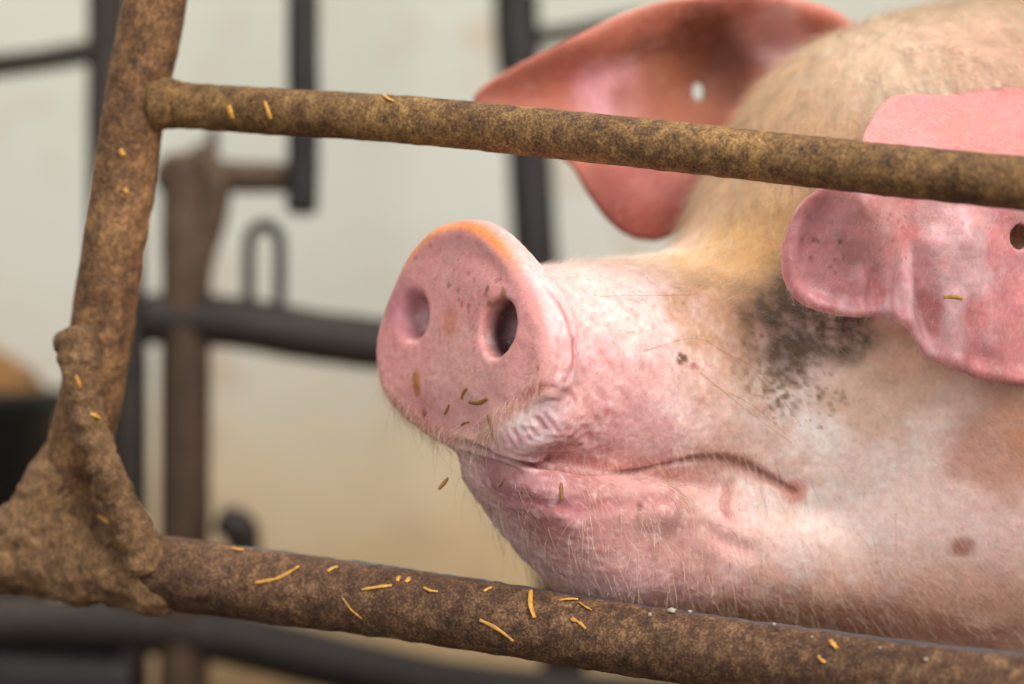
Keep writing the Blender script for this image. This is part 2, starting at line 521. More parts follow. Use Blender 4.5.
def loft(p, T, nexp=2.2, nbot=None, front=0.012):
    rel = p - C0
    d = rel @ AX; u = np.abs(rel @ PE)
    zt = cub(d, T[:, 0], T[:, 1]); zm = cub(d, T[:, 0], T[:, 2]); zb = cub(d, T[:, 0], T[:, 3]); w = cub(d, T[:, 0], T[:, 4])
    z = p[:, 2]
    hh = np.where(z > zm, zt - zm, zm - zb)
    e = np.where(z > zm, nexp, nbot or nexp)
    r = ((u / w) ** e + (np.abs(z - zm) / hh) ** e) ** (1 / e)
    f = (r - 1) * np.minimum(w, 0.5 * (zt - zb))
    f = smax(f, (T[0, 0] - d), front)
    f = smax(f, d - T[-1, 0], 0.03)
    return f

# the nose disc
PHI = math.radians(46)
DN = np.array([-math.sin(PHI), -math.cos(PHI), 0.10]); DN /= np.linalg.norm(DN)
DT = np.array([math.cos(PHI), -math.sin(PHI), 0.0])
DV = np.cross(DT, DN) ; DV = DV if DV[2] > 0 else -DV
DC = P(464, 338, 0.038)
def disc_outline():
    # ray from the camera through the outline points, met with the disc plane
    pts = [(456, 222), (435, 228), (415, 245), (402, 266), (391, 290), (378, 322), (373, 358), (381, 393), (400, 420), (428, 438), (456, 442), (480, 440),
           (497, 429), (512, 412), (534, 397), (545, 375), (547, 345), (541, 312), (528, 284), (511, 257), (494, 237), (476, 225)]
    cam_p = np.array([0, -DIST, ZC])
    out = []
    for px, py in pts:
        r = P(px, py, 0.0) - cam_p
        t = ((DC - cam_p) @ DN) / (r @ DN)
        q = cam_p + r * t - DC
        out.append((q @ DT, q @ DV))
    return smooth_poly(out, 2)
DPOLY = disc_outline()
def disc_px(px, py):
    cam_p = np.array([0, -DIST, ZC]); r = P(px, py, 0.0) - cam_p
    t = ((DC - cam_p) @ DN) / (r @ DN)
    q = cam_p + r * t - DC
    return q @ DT, q @ DV

def disc_f(p):
    q = p - DC
    u, v, w = q @ DT, q @ DV, q @ DN
    o = poly_sdf(u, v, DPOLY)
    # dished face with a raised rim strongest above and on the near side
    rim = np.exp(-((o + 0.0050) / 0.0042) ** 2)
    side = sstep(-0.02, 0.035, v + 0.55 * u)
    face = 0.0011 * rim * (0.10 + 0.9 * side) + 0.002 * np.exp(-(u ** 2 + (v + 0.01) ** 2) / 0.0009)
    face = face - 0.006 * sstep(-0.022, -0.060, v)          # lower edge turns under
    thick = 0.019
    a = w - face
    b = -w - thick
    c = smax(smax(a, b, 0.004), o - 0.0028, 0.0085)
    return c

NOS = []
for px, py, ru, rv, tilt in ((412, 316, 0.0100, 0.0108, 0.15), (502, 329, 0.0106, 0.0122, -0.15)):
    u0, v0 = disc_px(px, py)
    c = DC + DT * u0 + DV * v0
    ct, st_ = math.cos(tilt), math.sin(tilt)
    NOS.append((c, DT * ct + DV * st_, -DT * st_ + DV * ct, ru, rv))

# ears: bent sheets
def ear_frame(org, uax):
    u = np.array(uax, float); u /= np.linalg.norm(u)
    v = np.array([0, 0, 1.0]); w = np.cross(u, v)      # w towards the camera for u pointing right
    return np.array(org), u, v, w
def on_plane(px, py, fr):
    cam_p = np.array([0, -DIST, ZC]); r = P(px, py, 0.0) - cam_p
    t = ((fr[0] - cam_p) @ fr[3]) / (r @ fr[3])
    q = cam_p + r * t - fr[0]
    return np.array([q @ fr[1], q @ fr[2]])

NE = ear_frame(P(880, 240, 0.020), (math.cos(0.22), math.sin(0.22), 0))
NEP = smooth_poly([on_plane(x, y, NE) for x, y in
    [(792, 206), (783, 238), (783, 272), (796, 300), (820, 314), (852, 319), (878, 316), (902, 326), (914, 346), (932, 362), (965, 376), (1000, 385), (1040, 388),
     (1090, 370), (1130, 300), (1140, 180), (1150, 90), (1090, 80), (1030, 82), (980, 84), (936, 82), (916, 92), (882, 126), (856, 160), (820, 186)]], 2)
NEC = {k: on_plane(x, y, NE) for k, (x, y) in dict(fold1=(905, 240), fold2=(930, 330), cup=(860, 230), rim1=(800, 270), top=(950, 90), hole=(1019, 237), ridge=(958, 250), lobe=(840, 300), valley=(922, 290)).items()}
def gau(u, v, c, su, sv, rot=0.0):
    du, dv = u - c[0], v - c[1]
    if rot:
        cr, sr = math.cos(rot), math.sin(rot)
        du, dv = du * cr + dv * sr, -du * sr + dv * cr
    return np.exp(-(du / su) ** 2 - (dv / sv) ** 2)
def near_ear(p):
    q = p - NE[0]
    u, v, w = q @ NE[1], q @ NE[2], q @ NE[3]
    o = poly_sdf(u, v, NEP)
    h = -0.052 * sstep(0.028, 0.092, v)
    h = h - 0.050 * sstep(0.115, 0.17, u) 
    h = h + 0.006 * gau(u, v, NEC['cup'], 0.03, 0.03)
    h = h - 0.012 * gau(u, v, NEC['valley'], 0.006, 0.026, 0.25)
    h = h + 0.008 * gau(u, v, NEC['ridge'], 0.012, 0.045, 0.15)
    h = h - 0.004 * gau(u, v, NEC['fold1'], 0.006, 0.012, -0.2)
    h = h + 0.0035 * np.exp(-((o + 0.004) / 0.004) ** 2) * sstep(0.06, -0.01, v)       # rolled rim
    h = h + 0.0045 * np.sin(u * 260 + v * 40) * gau(u, v, on_plane(930, 350, NE), 0.06, 0.022)
    h = h + 0.0045 * np.sin(u * 420 - v * 30) * gau(u, v, on_plane(885, 292, NE), 0.02, 0.014)
    h = h - 0.006 * sstep(0.0, -0.05, u) * sstep(0.02, -0.02, v)
    h = h + 0.0022 * fbm(p, 50, 2, 71) * sstep(0.06, 0.03, v)
    f = smax(np.abs(w - h) * 0.75 - 0.0019, o, 0.0022)
    hole = np.sqrt(((u - NEC['hole'][0]) / 0.0058) ** 2 + ((v - NEC['hole'][1]) / 0.0068) ** 2) - 1
    return smax(f, -hole * 0.0058, 0.001)

FE = ear_frame(P(640, 120, 0.215), (math.cos(-0.05), math.sin(-0.05), 0))
FEP = smooth_poly([on_plane(x, y, FE) for x, y in
    [(471, 98), (486, 84), (530, 62), (585, 36), (630, 14), (665, 0), (720, -8), (790, -6), (850, 10), (880, 60), (860, 120), (800, 170), (740, 190), (700, 205), (684, 226), (668, 240),
     (648, 243), (622, 236), (600, 214), (583, 188), (572, 165), (545, 150), (505, 128), (478, 112)]], 2)
def far_ear(p):
    q = p - FE[0]
    u, v, w = q @ FE[1], q @ FE[2], q @ FE[3]
    o = poly_sdf(u, v, FEP)
    c1 = on_plane(715, 70, FE); c2 = on_plane(590, 110, FE); c3 = on_plane(630, 200, FE); c4 = on_plane(600, 40, FE)
    h = -0.060 * gau(u, v, c1, 0.040, 0.05) - 0.012 * gau(u, v, c2, 0.05, 0.03)
    h = h + 0.012 * gau(u, v, c3, 0.03, 0.03)
    h = h + 0.022 * sstep(-0.030, -0.004, o) * sstep(c2[1], c4[1], v)          # upper edge rolls forward
    h = h - 0.03 * sstep(0.05, 0.12, u)
    f = smax(np.abs(w - h) * 0.7 - 0.0028, o, 0.0030)
    cam_l = on_plane(702, 80, FE)
    hole = np.sqrt(((u - cam_l[0]) / 0.0036) ** 2 + ((v - cam_l[1]) / 0.0058) ** 2) - 1
    return smax(f, -hole * 0.0036, 0.001)

def box_eval(f, p, lo, hi, far=0.05):
    m = np.all((p > lo) & (p < hi), axis=1)
    out = np.full(len(p), far)
    if m.any(): out[m] = f(p[m])
    return out, m

# mouth slit, given in the picture and met with the near flank (Y solved from the loft itself)
def flank(px, py, extra=0.0):
    cam_p = np.array([0, -DIST, ZC]); r = P(px, py, 0.0) - cam_p; L = np.linalg.norm(r); r = r / L
    ts = L + np.linspace(-0.08, 0.35, 900)
    q = cam_p + ts[:, None] * r
    f = smin(loft(q, UP), loft(q, LO, 2.4), 0.004)
    i = np.argmax(f < 0)
    return q[i] + r * extra

def head(p):
    u = loft(p, UP, 2.2)
    # fleshy bits on the upper head
    l = loft(p, LO, 2.4)
    f = smin(u, l, 0.005 + 0.05 * sstep(0.17, 0.26, (p - C0) @ AX))
    return f

BD = AX * 0.95 + np.array([0.1, 0, 0]); BD /= np.linalg.norm(BD)
N0 = C0 + AX * 0.50 + np.array([0, 0, -0.06])
B1 = C0 + AX * 0.72 + np.array([0, 0, -0.09]); B1[2] = 0.56
B2 = B1 + BD * 0.62; B2[2] = 0.57
def legs():
    out = []
    side = np.array([BD[1], -BD[0], 0])
    for s in (-1, 1):
        for base, hind in ((B1 - BD * 0.02, False), (B2 + BD * 0.08, True)):
            o = base + side * s * 0.13
            hip = np.array([o[0], o[1], 0.45])
            if not hind:
                k = hip + np.array([0, 0, -0.22]) + BD * 0.0
                a = np.array([k[0], k[1], 0.075]) + BD * 0.005; t = a * [1, 1, 0] + [0, 0, 0.022] - BD * 0.03
                out += [(hip, k, 0.095, 0.045), (k, a, 0.042, 0.030), (a, t, 0.032, 0.026)]
            else:
                k = hip + np.array([0, 0, -0.10]) - BD * 0.06
                hk = k + np.array([0, 0, -0.14]) + BD * 0.10
                a = np.array([hk[0], hk[1], 0.07]) - BD * 0.02; t = a * [1, 1, 0] + [0, 0, 0.022] - BD * 0.03
                out += [(hip, k, 0.13, 0.075), (k, hk, 0.065, 0.034), (hk, a, 0.034, 0.028), (a, t, 0.031, 0.026)]
    return out
LEGS = legs()
TAIL = catmull([B2 + BD * 0.26 + [0, 0, 0.1], B2 + BD * 0.33 + [0, 0, 0.12], B2 + BD * 0.36 + [0.03, -0.02, 0.08], B2 + BD * 0.33 + [0.05, -0.03, 0.05], B2 + BD * 0.36 + [0.02, -0.02, 0.02]], 3)
def body(p):
    f = capsule(p, C0 + AX * 0.36 + [0, 0, -0.01], B1, 0.165, 0.25)
    t = ellip(p, (B1 + B2) / 2, [BD, [BD[1], -BD[0], 0], [0, 0, 1]], (0.56, 0.27, 0.285))
    f = smin(f, t, 0.10)
    for a, b, ra, rb in LEGS:
        f = smin(f, capsule(p, a, b, ra, rb), 0.035)
    for i in range(len(TAIL) - 1):
        f = smin(f, capsule(p, TAIL[i], TAIL[i + 1], 0.013, 0.012), 0.01)
    return f

MOUTH = None
def polyline_dist(p, pl):
    d = np.full(len(p), 1e9); tt = np.zeros(len(p))
    m = len(pl) - 1
    for i in range(m):
        a, b = pl[i], pl[i + 1]; ab = b - a
        t = np.clip(((p - a) @ ab) / (ab @ ab), 0, 1)
        q = np.linalg.norm(p - a - t[:, None] * ab, axis=1)
        k = q < d; d[k] = q[k]; tt[k] = (i + t[k]) / m
    return d, tt

mouth_px = [(560, 471), (575, 473), (620, 472), (662, 465), (695, 458), (718, 459), (745, 467), (770, 479), (793, 491)]
MOUTH = catmull([flank(x, y) for x, y in mouth_px], 3)
LIPB = [(flank(640, 506), 0.014), (flank(740, 497), 0.012), (flank(770, 503), 0.010), (flank(560, 505), 0.016)]
CHEEKB = [(P(520, 429, 0.020), 0.0125, 0), (P(545, 419, 0.022), 0.0150, 0)]

def pig(p):
    f, m = box_eval(head, p, np.array([-0.12, -0.2, 0.30]), np.array([0.62, 0.55, 0.95]), 0.06)
    far = np.linalg.norm(p - (C0 + AX * 0.2), axis=1) - 0.45
    f = np.where(m, f, np.maximum(far, 0.06))
    m2 = p[:, 0] > 0.12
    if m2.any():
        f[m2] = smin(f[m2], body(p[m2]), 0.05)
    m3 = np.all((p > DC - 0.11) & (p < DC + 0.11), axis=1)
    if m3.any():
        q = p[m3]
        g = smin(f[m3], disc_f(q), 0.016)
        # jowl of the upper lip under the disc on the near side
        for c, r, _ in CHEEKB:
            g = smin(g, np.linalg.norm(q - c, axis=1) - r, 0.012)
        f[m3] = g
    m4 = np.all((p > np.array([-0.04, -0.06, 0.44])) & (p < np.array([0.22, 0.12, 0.66])), axis=1)
    if m4.any():
        q = p[m4]; g = f[m4]
        for c, r in LIPB[:3]:
            g = smin(g, np.linalg.norm((q - c - np.array([0, r * 0.55, 0])) * [0.6, 1, 1.0], axis=1) - r * 0.9, 0.010)
        d, t = polyline_dist(q, MOUTH)
        rad = 0.0009 * sstep(0, 0.2, t) + 0.0022 * np.exp(-((t - 0.75) / 0.14) ** 2)
        g = smax(g, -(d - rad), 0.0030)
        f[m4] = g
    if m3.any():
        q = p[m3]; g = f[m3]
        for c, ut, vt, ru, rv in NOS:
            x = q - c
            w = x @ DN
            x = x + DT * (np.minimum(w, 0) * 0.30)[:, None]
            u, v = x @ ut, x @ vt
            s = 1 + (-0.30 if c is NOS[0][0] else 0.35) * sstep(0.0, 0.02, -w) + 0.22 * np.exp(-((w) / 0.005) ** 2)
            e = (np.sqrt((u / (ru * s)) ** 2 + (v / (rv * s)) ** 2) - 1) * ru
            e = smax(e, -w - (0.012 if c is NOS[0][0] else 0.034), 0.006)
            g = smax(g, -e, 0.0040)
        f[m3] = g
    e, m5 = box_eval(near_ear, p, np.array([0.10, -0.06, 0.58]), np.array([0.42, 0.19, 0.85]))
    f = np.where(m5, smin(f, e, 0.006), f)
    e, m6 = box_eval(far_ear, p, np.array([-0.06, 0.12, 0.66]), np.array([0.30, 0.32, 0.90]))
    f = np.where(m6, smin(f, e, 0.006), f)
    return f

def axis_grid(spans, end):
    out = []
    for (a, b, s) in spans: out.append(np.arange(a, b - s * 0.4, s))
    return np.concatenate(out + [[end]])
s1, s2, s3 = 0.0012 * Q, 0.0022 * Q, 0.016
gx = axis_grid([(-0.09, 0.305, s1), (0.305, 0.40, s2 * 2), (0.40, 1.75, s3)], 1.75)
gy = axis_grid([(-0.045, 0.125, s1), (0.125, 0.30, s2), (0.30, 1.15, s3)], 1.15)
gz = axis_grid([(-0.01, 0.40, s3), (0.40, 0.46, s2 * 2), (0.46, 0.88, s1 * 1.1), (0.88, 1.0, s3)], 1.0)
PV, PF = mesh_sdf(pig, [gx, gy, gz])
PV = laplace(PV, PF, 2, 0.5)
print('pig verts', len(PV))

# rays from the camera through pixels of the finished skin give anchor points for marks and creases
bvh = BVHTree.FromPolygons(PV.tolist(), PF.tolist())
CAMP = Vector((0, -DIST, ZC))
def hit(px, py):
    d = (Vector(P(px, py, 0.0)) - CAMP).normalized()
    l, n, i, t = bvh.ray_cast(CAMP, d)
    if l is None: return None, None
    return np.array(l), np.array(n)
def hits(pts): return np.array([h for h in (hit(x, y)[0] for x, y in pts) if h is not None])

PN = vnormals(PV, PF)
def project(V):
    k = PXS * (DIST + V[:, 1]) / DIST
    return 512 + V[:, 0] / k, 342 + (ZC - V[:, 2]) / k
near = (PV[:, 0] < 0.40) & (PV[:, 2] > 0.40)
disp = np.zeros(len(PV))
crease = np.zeros(len(PV))
slit = np.zeros(len(PV))
def crease_line(pts, depth, width, tint=1.0, sub=4, brown=False):
    global disp
    pl = catmull(hits(pts), sub)
    lo, hi = pl.min(0) - 0.02, pl.max(0) + 0.02
    m = np.where(np.all((PV > lo) & (PV < hi), axis=1))[0]
    if len(m) == 0: return
    d, t = polyline_dist(PV[m], pl)
    taper = np.clip(np.minimum(t, 1 - t) * 5, 0, 1)
    g = np.exp(-(d / width) ** 2) * taper
    lip = np.exp(-((d - 2.0 * width) / (1.1 * width)) ** 2) * taper
    disp[m] += -depth * g + depth * 0.4 * lip
    tgt = slit if brown else crease
    tgt[m] = np.maximum(tgt[m], np.exp(-(d / (width * 1.0)) ** 2) * taper * tint)
crease_line([(448, 441), (464, 443), (480, 448), (500, 455), (520, 461), (540, 466), (562, 471), (590, 473)], 0.0034, 0.0017, 0.8, brown=True)
# fold behind the near rim of the disc and the small folds that fan out of it
crease_line([(541, 284), (556, 300), (567, 320), (573, 342), (573, 362), (566, 378), (558, 386)], 0.0005, 0.0016, 0.9)
crease_line([(556, 330), (559, 348), (556, 368), (549, 384)], 0.0004, 0.0014, 0.4)
crease_line([(552, 390), (566, 392), (574, 400), (578, 412)], 0.0006, 0.0015, 0.5)
crease_line([(520, 400), (538, 390), (556, 386)], 0.0006, 0.0020, 0.35)
for k, (x, y) in enumerate([(585, 372), (600, 392), (592, 412), (612, 420), (590, 436), (606, 360), (625, 398)]):
    a = -0.5 + 0.35 * (k % 3)
    crease_line([(x - 9, y - 12), (x, y), (x + 4 + 5 * a, y + 12)], 0.0004, 0.0022, 0.3)
for k in range(9):   # fan of wrinkles in the lip under the disc
    t = (k + random.uniform(-0.35, 0.35)) / 8
    x0, y0 = 499 + 44 * t, 431 - 24 * t + random.uniform(-3, 5)
    ln_ = random.uniform(0.5, 1.1)
    crease_line([(x0, y0), (x0 + (5 + 5 * t) * ln_ + random.uniform(-2, 2), y0 + 13 * ln_), (x0 + (11 + 9 * t) * ln_, y0 + 25 * ln_)], random.uniform(0.0002, 0.0007), random.uniform(0.0008, 0.0014), random.uniform(0.2, 0.6))
crease_line([(735, 478), (728, 490), (724, 506), (728, 522)], 0.0022, 0.0022, 0.45)
crease_line([(480, 488), (520, 498), (560, 508), (610, 506), (660, 500), (700, 506)], 0.0012, 0.004, 0.35)
crease_line([(700, 520), (716, 536), (740, 548), (764, 552)], 0.0016, 0.004, 0.15)
# skin texture: fine wrinkles, broad softness
m = np.where(near)[0]
q = PV[m]
rel = q - C0
dd = rel @ AX
w1 = fbm(q * [1, 1, 1.0], 45, 3, 41)
w2 = fbm(np.column_stack([dd * 0.5, rel @ PE, q[:, 2] * 1.6]), 260, 3, 43)
ppx, ppy = project(q)
snout = sstep(620, 560, ppx) * sstep(300, 380, ppy)
isd_ = sstep(0.004, -0.001, poly_sdf((q - DC) @ DT, (q - DC) @ DV, DPOLY)) * sstep(-0.014, -0.006, (q - DC) @ DN)
w2 = w2 * (1 - 0.7 * isd_)
disp[m] += 0.0006 * w1 + 0.00022 * w2 * (0.5 + 1.8 * snout)
# loose skin rolls on the neck behind the ear root and above it
roll_ = np.sin(ppx * 0.16 + 1.5 * w1) * sstep(900, 960, ppx) * sstep(90, 50, ppy) * 0.0010
PV = PV + PN * disp[:, None]
PN = vnormals(PV, PF)

# ---- pigment: pink, white, tan or muddy skin and coat, some light and shade painted in
def lin(c): return np.array(srgb(*c))
colr = np.tile(lin((240, 204, 192)), (len(PV), 1))
def blend(mask, c):
    global colr
    mask = np.clip(mask, 0, 1)[:, None]
    colr = colr * (1 - mask) + lin(c) * mask
noA = fbm(PV, 60, 4, 3); noB = fbm(PV, 160, 3, 8); noC = fbm(PV, 420, 2, 12)
qx, qy = project(PV)
dax = (PV - C0) @ AX
def blob(px, py, r, noise=0.35, soft=0.6, sx=1.0):
    h, n = hit(px, py)
    if h is None: return np.zeros(len(PV))
    d = np.linalg.norm((PV - h) * [1 / sx, 1, 1], axis=1) / r
    return sstep(1 + soft / 2, 1 - soft / 2, d + noise * noA)
# coat zones along the head
blend(sstep(0.10, 0.19, dax + 0.02 * noA) * 0.7, (240, 210, 188))
ztan = sstep(0.115, 0.16, dax + 0.012 * noA) * sstep(0.665, 0.70, PV[:, 2] + 0.01 * noA)
blend(ztan * 0.85, (192, 154, 108))
blend(blob(655, 262, 0.020, 0.3, 0.9, 2) * 0.5, (214, 170, 116))
blend(blob(700, 258, 0.030, 0.3, 0.9, 1.4) * 0.75, (204, 156, 84))
blend(blob(950, 40, 0.075, 0.2, 0.9) * 0.6, (226, 206, 184))
blend(blob(1000, 50, 0.04, 0.3, 0.9) * 0.4, (216, 160, 138))
# pink muzzle
blend(sstep(0.12, 0.05, dax + 0.02 * noA) * 0.55, (240, 194, 190))
blend(blob(560, 330, 0.03, 0.4, 0.8) * 0.4, (240, 200, 196))
blend(blob(640, 300, 0.04, 0.4, 0.9) * 0.5, (242, 208, 196))
blend(blob(590, 410, 0.035, 0.5, 0.9) * 0.45, (228, 152, 150))
blend(blob(527, 425, 0.015, 0.4, 0.9) * 0.9, (252, 228, 228))
blend(blob(640, 540, 0.06, 0.3, 0.8, 1.5) * 0.55, (206, 144, 140))
blend(blob(540, 500, 0.035, 0.3, 0.8) * 0.6, (186, 122, 126))
blend(blob(640, 508, 0.018, 0.7, 0.9, 3) * 0.4, (160, 110, 92))
blend(blob(620, 560, 0.02, 0.6, 0.9, 2) * 0.3, (226, 168, 158))
blend(blob(690, 545, 0.016, 0.8, 0.9) * 0.4, (168, 112, 98))
# white bristly cheek and jowl, with some lit and shaded tone painted in
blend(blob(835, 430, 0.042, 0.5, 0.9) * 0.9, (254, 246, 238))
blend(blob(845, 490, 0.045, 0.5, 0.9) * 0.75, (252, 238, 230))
blend(blob(1000, 500, 0.05, 0.5, 0.9) * 0.5, (240, 206, 196))
blend(blob(930, 430, 0.05, 0.4, 0.9, 1.6) * 0.45, (222, 170, 130))
blend(blob(1010, 440, 0.03, 0.4, 0.8) * 0.5, (186, 116, 76))
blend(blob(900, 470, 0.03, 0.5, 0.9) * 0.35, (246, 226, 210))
blend(blob(900, 540, 0.05, 0.6, 0.9, 1.6) * 0.35, (216, 156, 134))
blend(blob(880, 610, 0.035, 0.4, 0.9, 4) * 0.55, (196, 134, 106))
blend(blob(962, 547, 0.0060, 0.3, 0.9) * 0.8, (170, 104, 84))
blend(blob(885, 460, 0.060, 0.4, 0.9, 1.3) * 0.55, (252, 232, 222))  # painted brightness where the jowl turns away and shades dark
blend(blob(985, 500, 0.035, 0.5, 0.9) * 0.4, (244, 204, 196))
blend(blob(880, 625, 0.020, 0.4, 0.9, 7) * 0.5, (176, 112, 86))  # deepens the shade above the lower rail, painted as a brown strip
blend(blob(1012, 442, 0.028, 0.4, 0.9) * 0.6, (196, 128, 88))
blend(blob(885, 372, 0.026, 0.5, 0.9, 1.5) * 0.5, (222, 172, 128))
blend(blob(962, 547, 0.0055, 0.3, 0.9) * 0.7, (176, 112, 92))
# tan surround and mud patch below the eye
blend(blob(735, 300, 0.030, 0.5, 0.9) * 0.7, (206, 152, 96))
blend(blob(755, 250, 0.035, 0.4, 0.9) * 0.6, (188, 146, 88))
mud = np.maximum(blob(785, 305, 0.023, 0.4, 1.1), np.maximum(blob(795, 340, 0.016, 0.5, 1.1), blob(835, 330, 0.018, 0.5, 1.1)))
blend(mud * np.clip(0.90 + 0.35 * noB + 0.3 * noC, 0, 1), (98, 78, 58))
blend(blob(790, 375, 0.020, 0.9, 1.2) * np.clip(0.25 + 0.9 * noC, 0, 1), (130, 102, 74))
blend(blob(722, 375, 0.020, 0.7, 0.9) * 0.35, (200, 150, 104))
blend(blob(745, 445, 0.012, 0.6, 0.9, 2.5) * 0.4, (196, 132, 96))
blend(blob(795, 492, 0.007, 0.3, 0.9) * 0.7, (206, 120, 108))
# ears
d_ne = box_eval(near_ear, PV, np.array([0.10, -0.06, 0.58]), np.array([0.42, 0.19, 0.85]))[0]
isN = sstep(0.004, 0.0015, d_ne)
d_fe = box_eval(far_ear, PV, np.array([-0.06, 0.12, 0.66]), np.array([0.30, 0.32, 0.90]))[0]
isF = sstep(0.005, 0.002, d_fe)
def blendm(msk, w, c): blend(w * msk, c)
blendm(isN, 1.0, (214, 148, 148))
blendm(isN, np.clip(0.35 + 0.8 * noA, 0, 1) * 0.45, (228, 146, 140))
blendm(isN, blob(940, 290, 0.03, 0.9, 0.9) * 0.6, (238, 206, 206))
blendm(isN, blob(960, 230, 0.03, 0.9, 0.9) * 0.5, (226, 180, 178))
blendm(isN, blob(880, 225, 0.022, 0.8, 0.9) * 0.5, (186, 128, 116))
blendm(isN, sstep(0.72, 0.75, PV[:, 2] + 0.004 * noA) * np.clip(0.6 + 0.3 * noA + 0.2 * noB, 0, 1), (214, 134, 122))
blendm(isN, blob(925, 310, 0.010, 0.5, 0.9) * 0.5, (176, 100, 92))
blendm(isN, blob(1000, 360, 0.03, 0.9, 0.9) * 0.4, (206, 132, 124))
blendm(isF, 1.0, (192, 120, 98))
blendm(isF, blob(690, 65, 0.042, 0.3, 0.9, 1.3) * 0.85, (112, 74, 56))  # dirty brown with the far ear's fold shade painted in
blendm(isF, blob(640, 50, 0.014, 0.3, 0.9, 2.2) * 0.6, (120, 80, 62))  # same painted fold shade, running along the upper edge
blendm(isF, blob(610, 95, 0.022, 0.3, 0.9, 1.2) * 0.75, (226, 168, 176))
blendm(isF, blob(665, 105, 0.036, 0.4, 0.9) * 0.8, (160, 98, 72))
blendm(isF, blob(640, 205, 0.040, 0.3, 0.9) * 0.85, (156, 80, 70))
# forehead keeps a pale pink skin at the far ear root
blend(blob(775, 35, 0.022, 0.2, 0.9) * 0.6, (240, 196, 190))
# disc
ddisc = (PV - DC)
du, dv, dw = ddisc @ DT, ddisc @ DV, ddisc @ DN
od = poly_sdf(du, dv, DPOLY)
isD = sstep(0.004, -0.001, od) * sstep(-0.014, -0.006, dw)
blendm(isD, 0.9, (226, 160, 152))
blendm(isD, np.clip(0.4 + 0.7 * noA, 0, 1) * 0.45, (220, 146, 138))
blendm(isD, blob(470, 395, 0.03, 0.3, 0.9) * 0.5, (234, 184, 172))
blendm(isD, sstep(0.030, 0.05, dv) * sstep(-0.006, -0.001, od) * sstep(-0.012, -0.007, dw) * 0.95, (250, 150, 76))  # warm backlight through the top rim, put into the colour
blendm(isD, blob(412, 310, 0.016, 0.3, 0.9) * 0.55, (186, 116, 134))
blendm(isD, blob(405, 425, 0.03, 0.3, 0.9, 2) * 0.35, (170, 110, 108))
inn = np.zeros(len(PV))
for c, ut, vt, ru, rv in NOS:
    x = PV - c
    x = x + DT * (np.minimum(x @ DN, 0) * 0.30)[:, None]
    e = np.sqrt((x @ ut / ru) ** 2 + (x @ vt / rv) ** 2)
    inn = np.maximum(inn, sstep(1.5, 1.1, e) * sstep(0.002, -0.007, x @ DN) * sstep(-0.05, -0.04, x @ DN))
blend(inn * 0.8 * np.where(qx > 450, 1.15, 0.4), (52, 22, 24))  # darkness of the nostril depth painted into the colour
# freckles and specks of dirt
def specks(cx, cy, r, n, size, c, amt=0.8, seed=0):
    rr = np.random.default_rng(seed)
    for k in range(n):
        a = rr.uniform(0, 6.28); q_ = r * math.sqrt(rr.uniform()); 
        h, nn = hit(cx + q_ * math.cos(a), cy + q_ * math.sin(a) * 0.8)
        if h is None: continue
        s = size * rr.uniform(0.6, 1.5)
        d = np.linalg.norm(PV - h, axis=1)
        blend(sstep(s * 1.3, s * 0.6, d) * amt * rr.uniform(0.5, 1), c)
specks(430, 265, 34, 16, 0.0010, (150, 84, 56), 0.7, 1)
specks(480, 292, 28, 14, 0.0011, (140, 84, 50), 0.7, 2)
specks(450, 360, 60, 18, 0.0009, (170, 100, 74), 0.5, 3)
specks(860, 240, 60, 34, 0.0009, (130, 84, 66), 0.7, 4)
specks(620, 340, 90, 26, 0.0008, (150, 84, 62), 0.6, 5)
specks(800, 395, 45, 44, 0.0010, (150, 116, 84), 0.7, 6)
specks(780, 350, 40, 40, 0.0012, (120, 92, 66), 0.7, 16)
specks(640, 280, 70, 20, 0.0010, (160, 110, 84), 0.5, 7)
specks(600, 550, 110, 24, 0.0010, (140, 84, 66), 0.5, 8)
specks(681, 359, 5, 14, 0.0011, (112, 70, 50), 0.8, 9)
specks(696, 366, 4, 5, 0.0012, (186, 96, 84), 0.6, 10)
specks(605, 412, 4, 3, 0.0018, (206, 90, 74), 0.6, 11)
for x, y, c, s in [(503, 294, (150, 100, 40), .0022), (489, 304, (160, 104, 30), .0015), (487, 289, (120, 74, 40), .0015), (450, 322, (214, 138, 110), .006),
                   (416, 378, (206, 132, 76), .0036), (417, 390, (190, 110, 56), .0030), (462, 304, (200, 84, 90), .0014), (640, 505, (80, 52, 30), .002),
                   (760, 470, (150, 96, 74), .002), (424, 415, (160, 80, 76), .0022), (542, 387, (150, 84, 40), .0014), (596, 592, (150, 104, 80), .003)]:
    h, n_ = hit(x, y)
    if h is not None: blend(sstep(s * 1.4, s * 0.5, np.linalg.norm((PV - h) * [1, 1, 0.7], axis=1)) * 0.8, c)
# redness in folds, brown in the mouth slit
blend(crease * 0.75, (196, 84, 96))
blend(slit * 0.8, (110, 62, 54))
dm = np.full(len(PV), 1.0); k_ = np.where(near & (PV[:, 0] < 0.25))[0]
dmm, tmm = polyline_dist(PV[k_], MOUTH); dm[k_] = dmm; mt = np.zeros(len(PV)); mt[k_] = tmm
mw = 0.0022 + 0.0040 * np.exp(-((mt - 0.72) / 0.22) ** 2)
blend(sstep(mw, mw * 0.25, dm) * 0.7, (112, 66, 50))
blend(sstep(0.010, 0.002, dm) * sstep(0.5, 0.75, mt) * 0.4, (196, 116, 96))
blend(sstep(0.25, 1.1, noC + 0.6 * noB) * 0.28 * (1 - isN) * (1 - isF) * (1 - isD) * (1 - np.clip(mud, 0, 1)) * (1 - ztan) * sstep(0.20, 0.10, dax + 0.02), (250, 232, 228))
blend(sstep(0.2, 1.0, -noC - 0.5 * noB + 0.3 * noA) * 0.28 * sstep(0.16, 0.06, dax), (218, 134, 134))
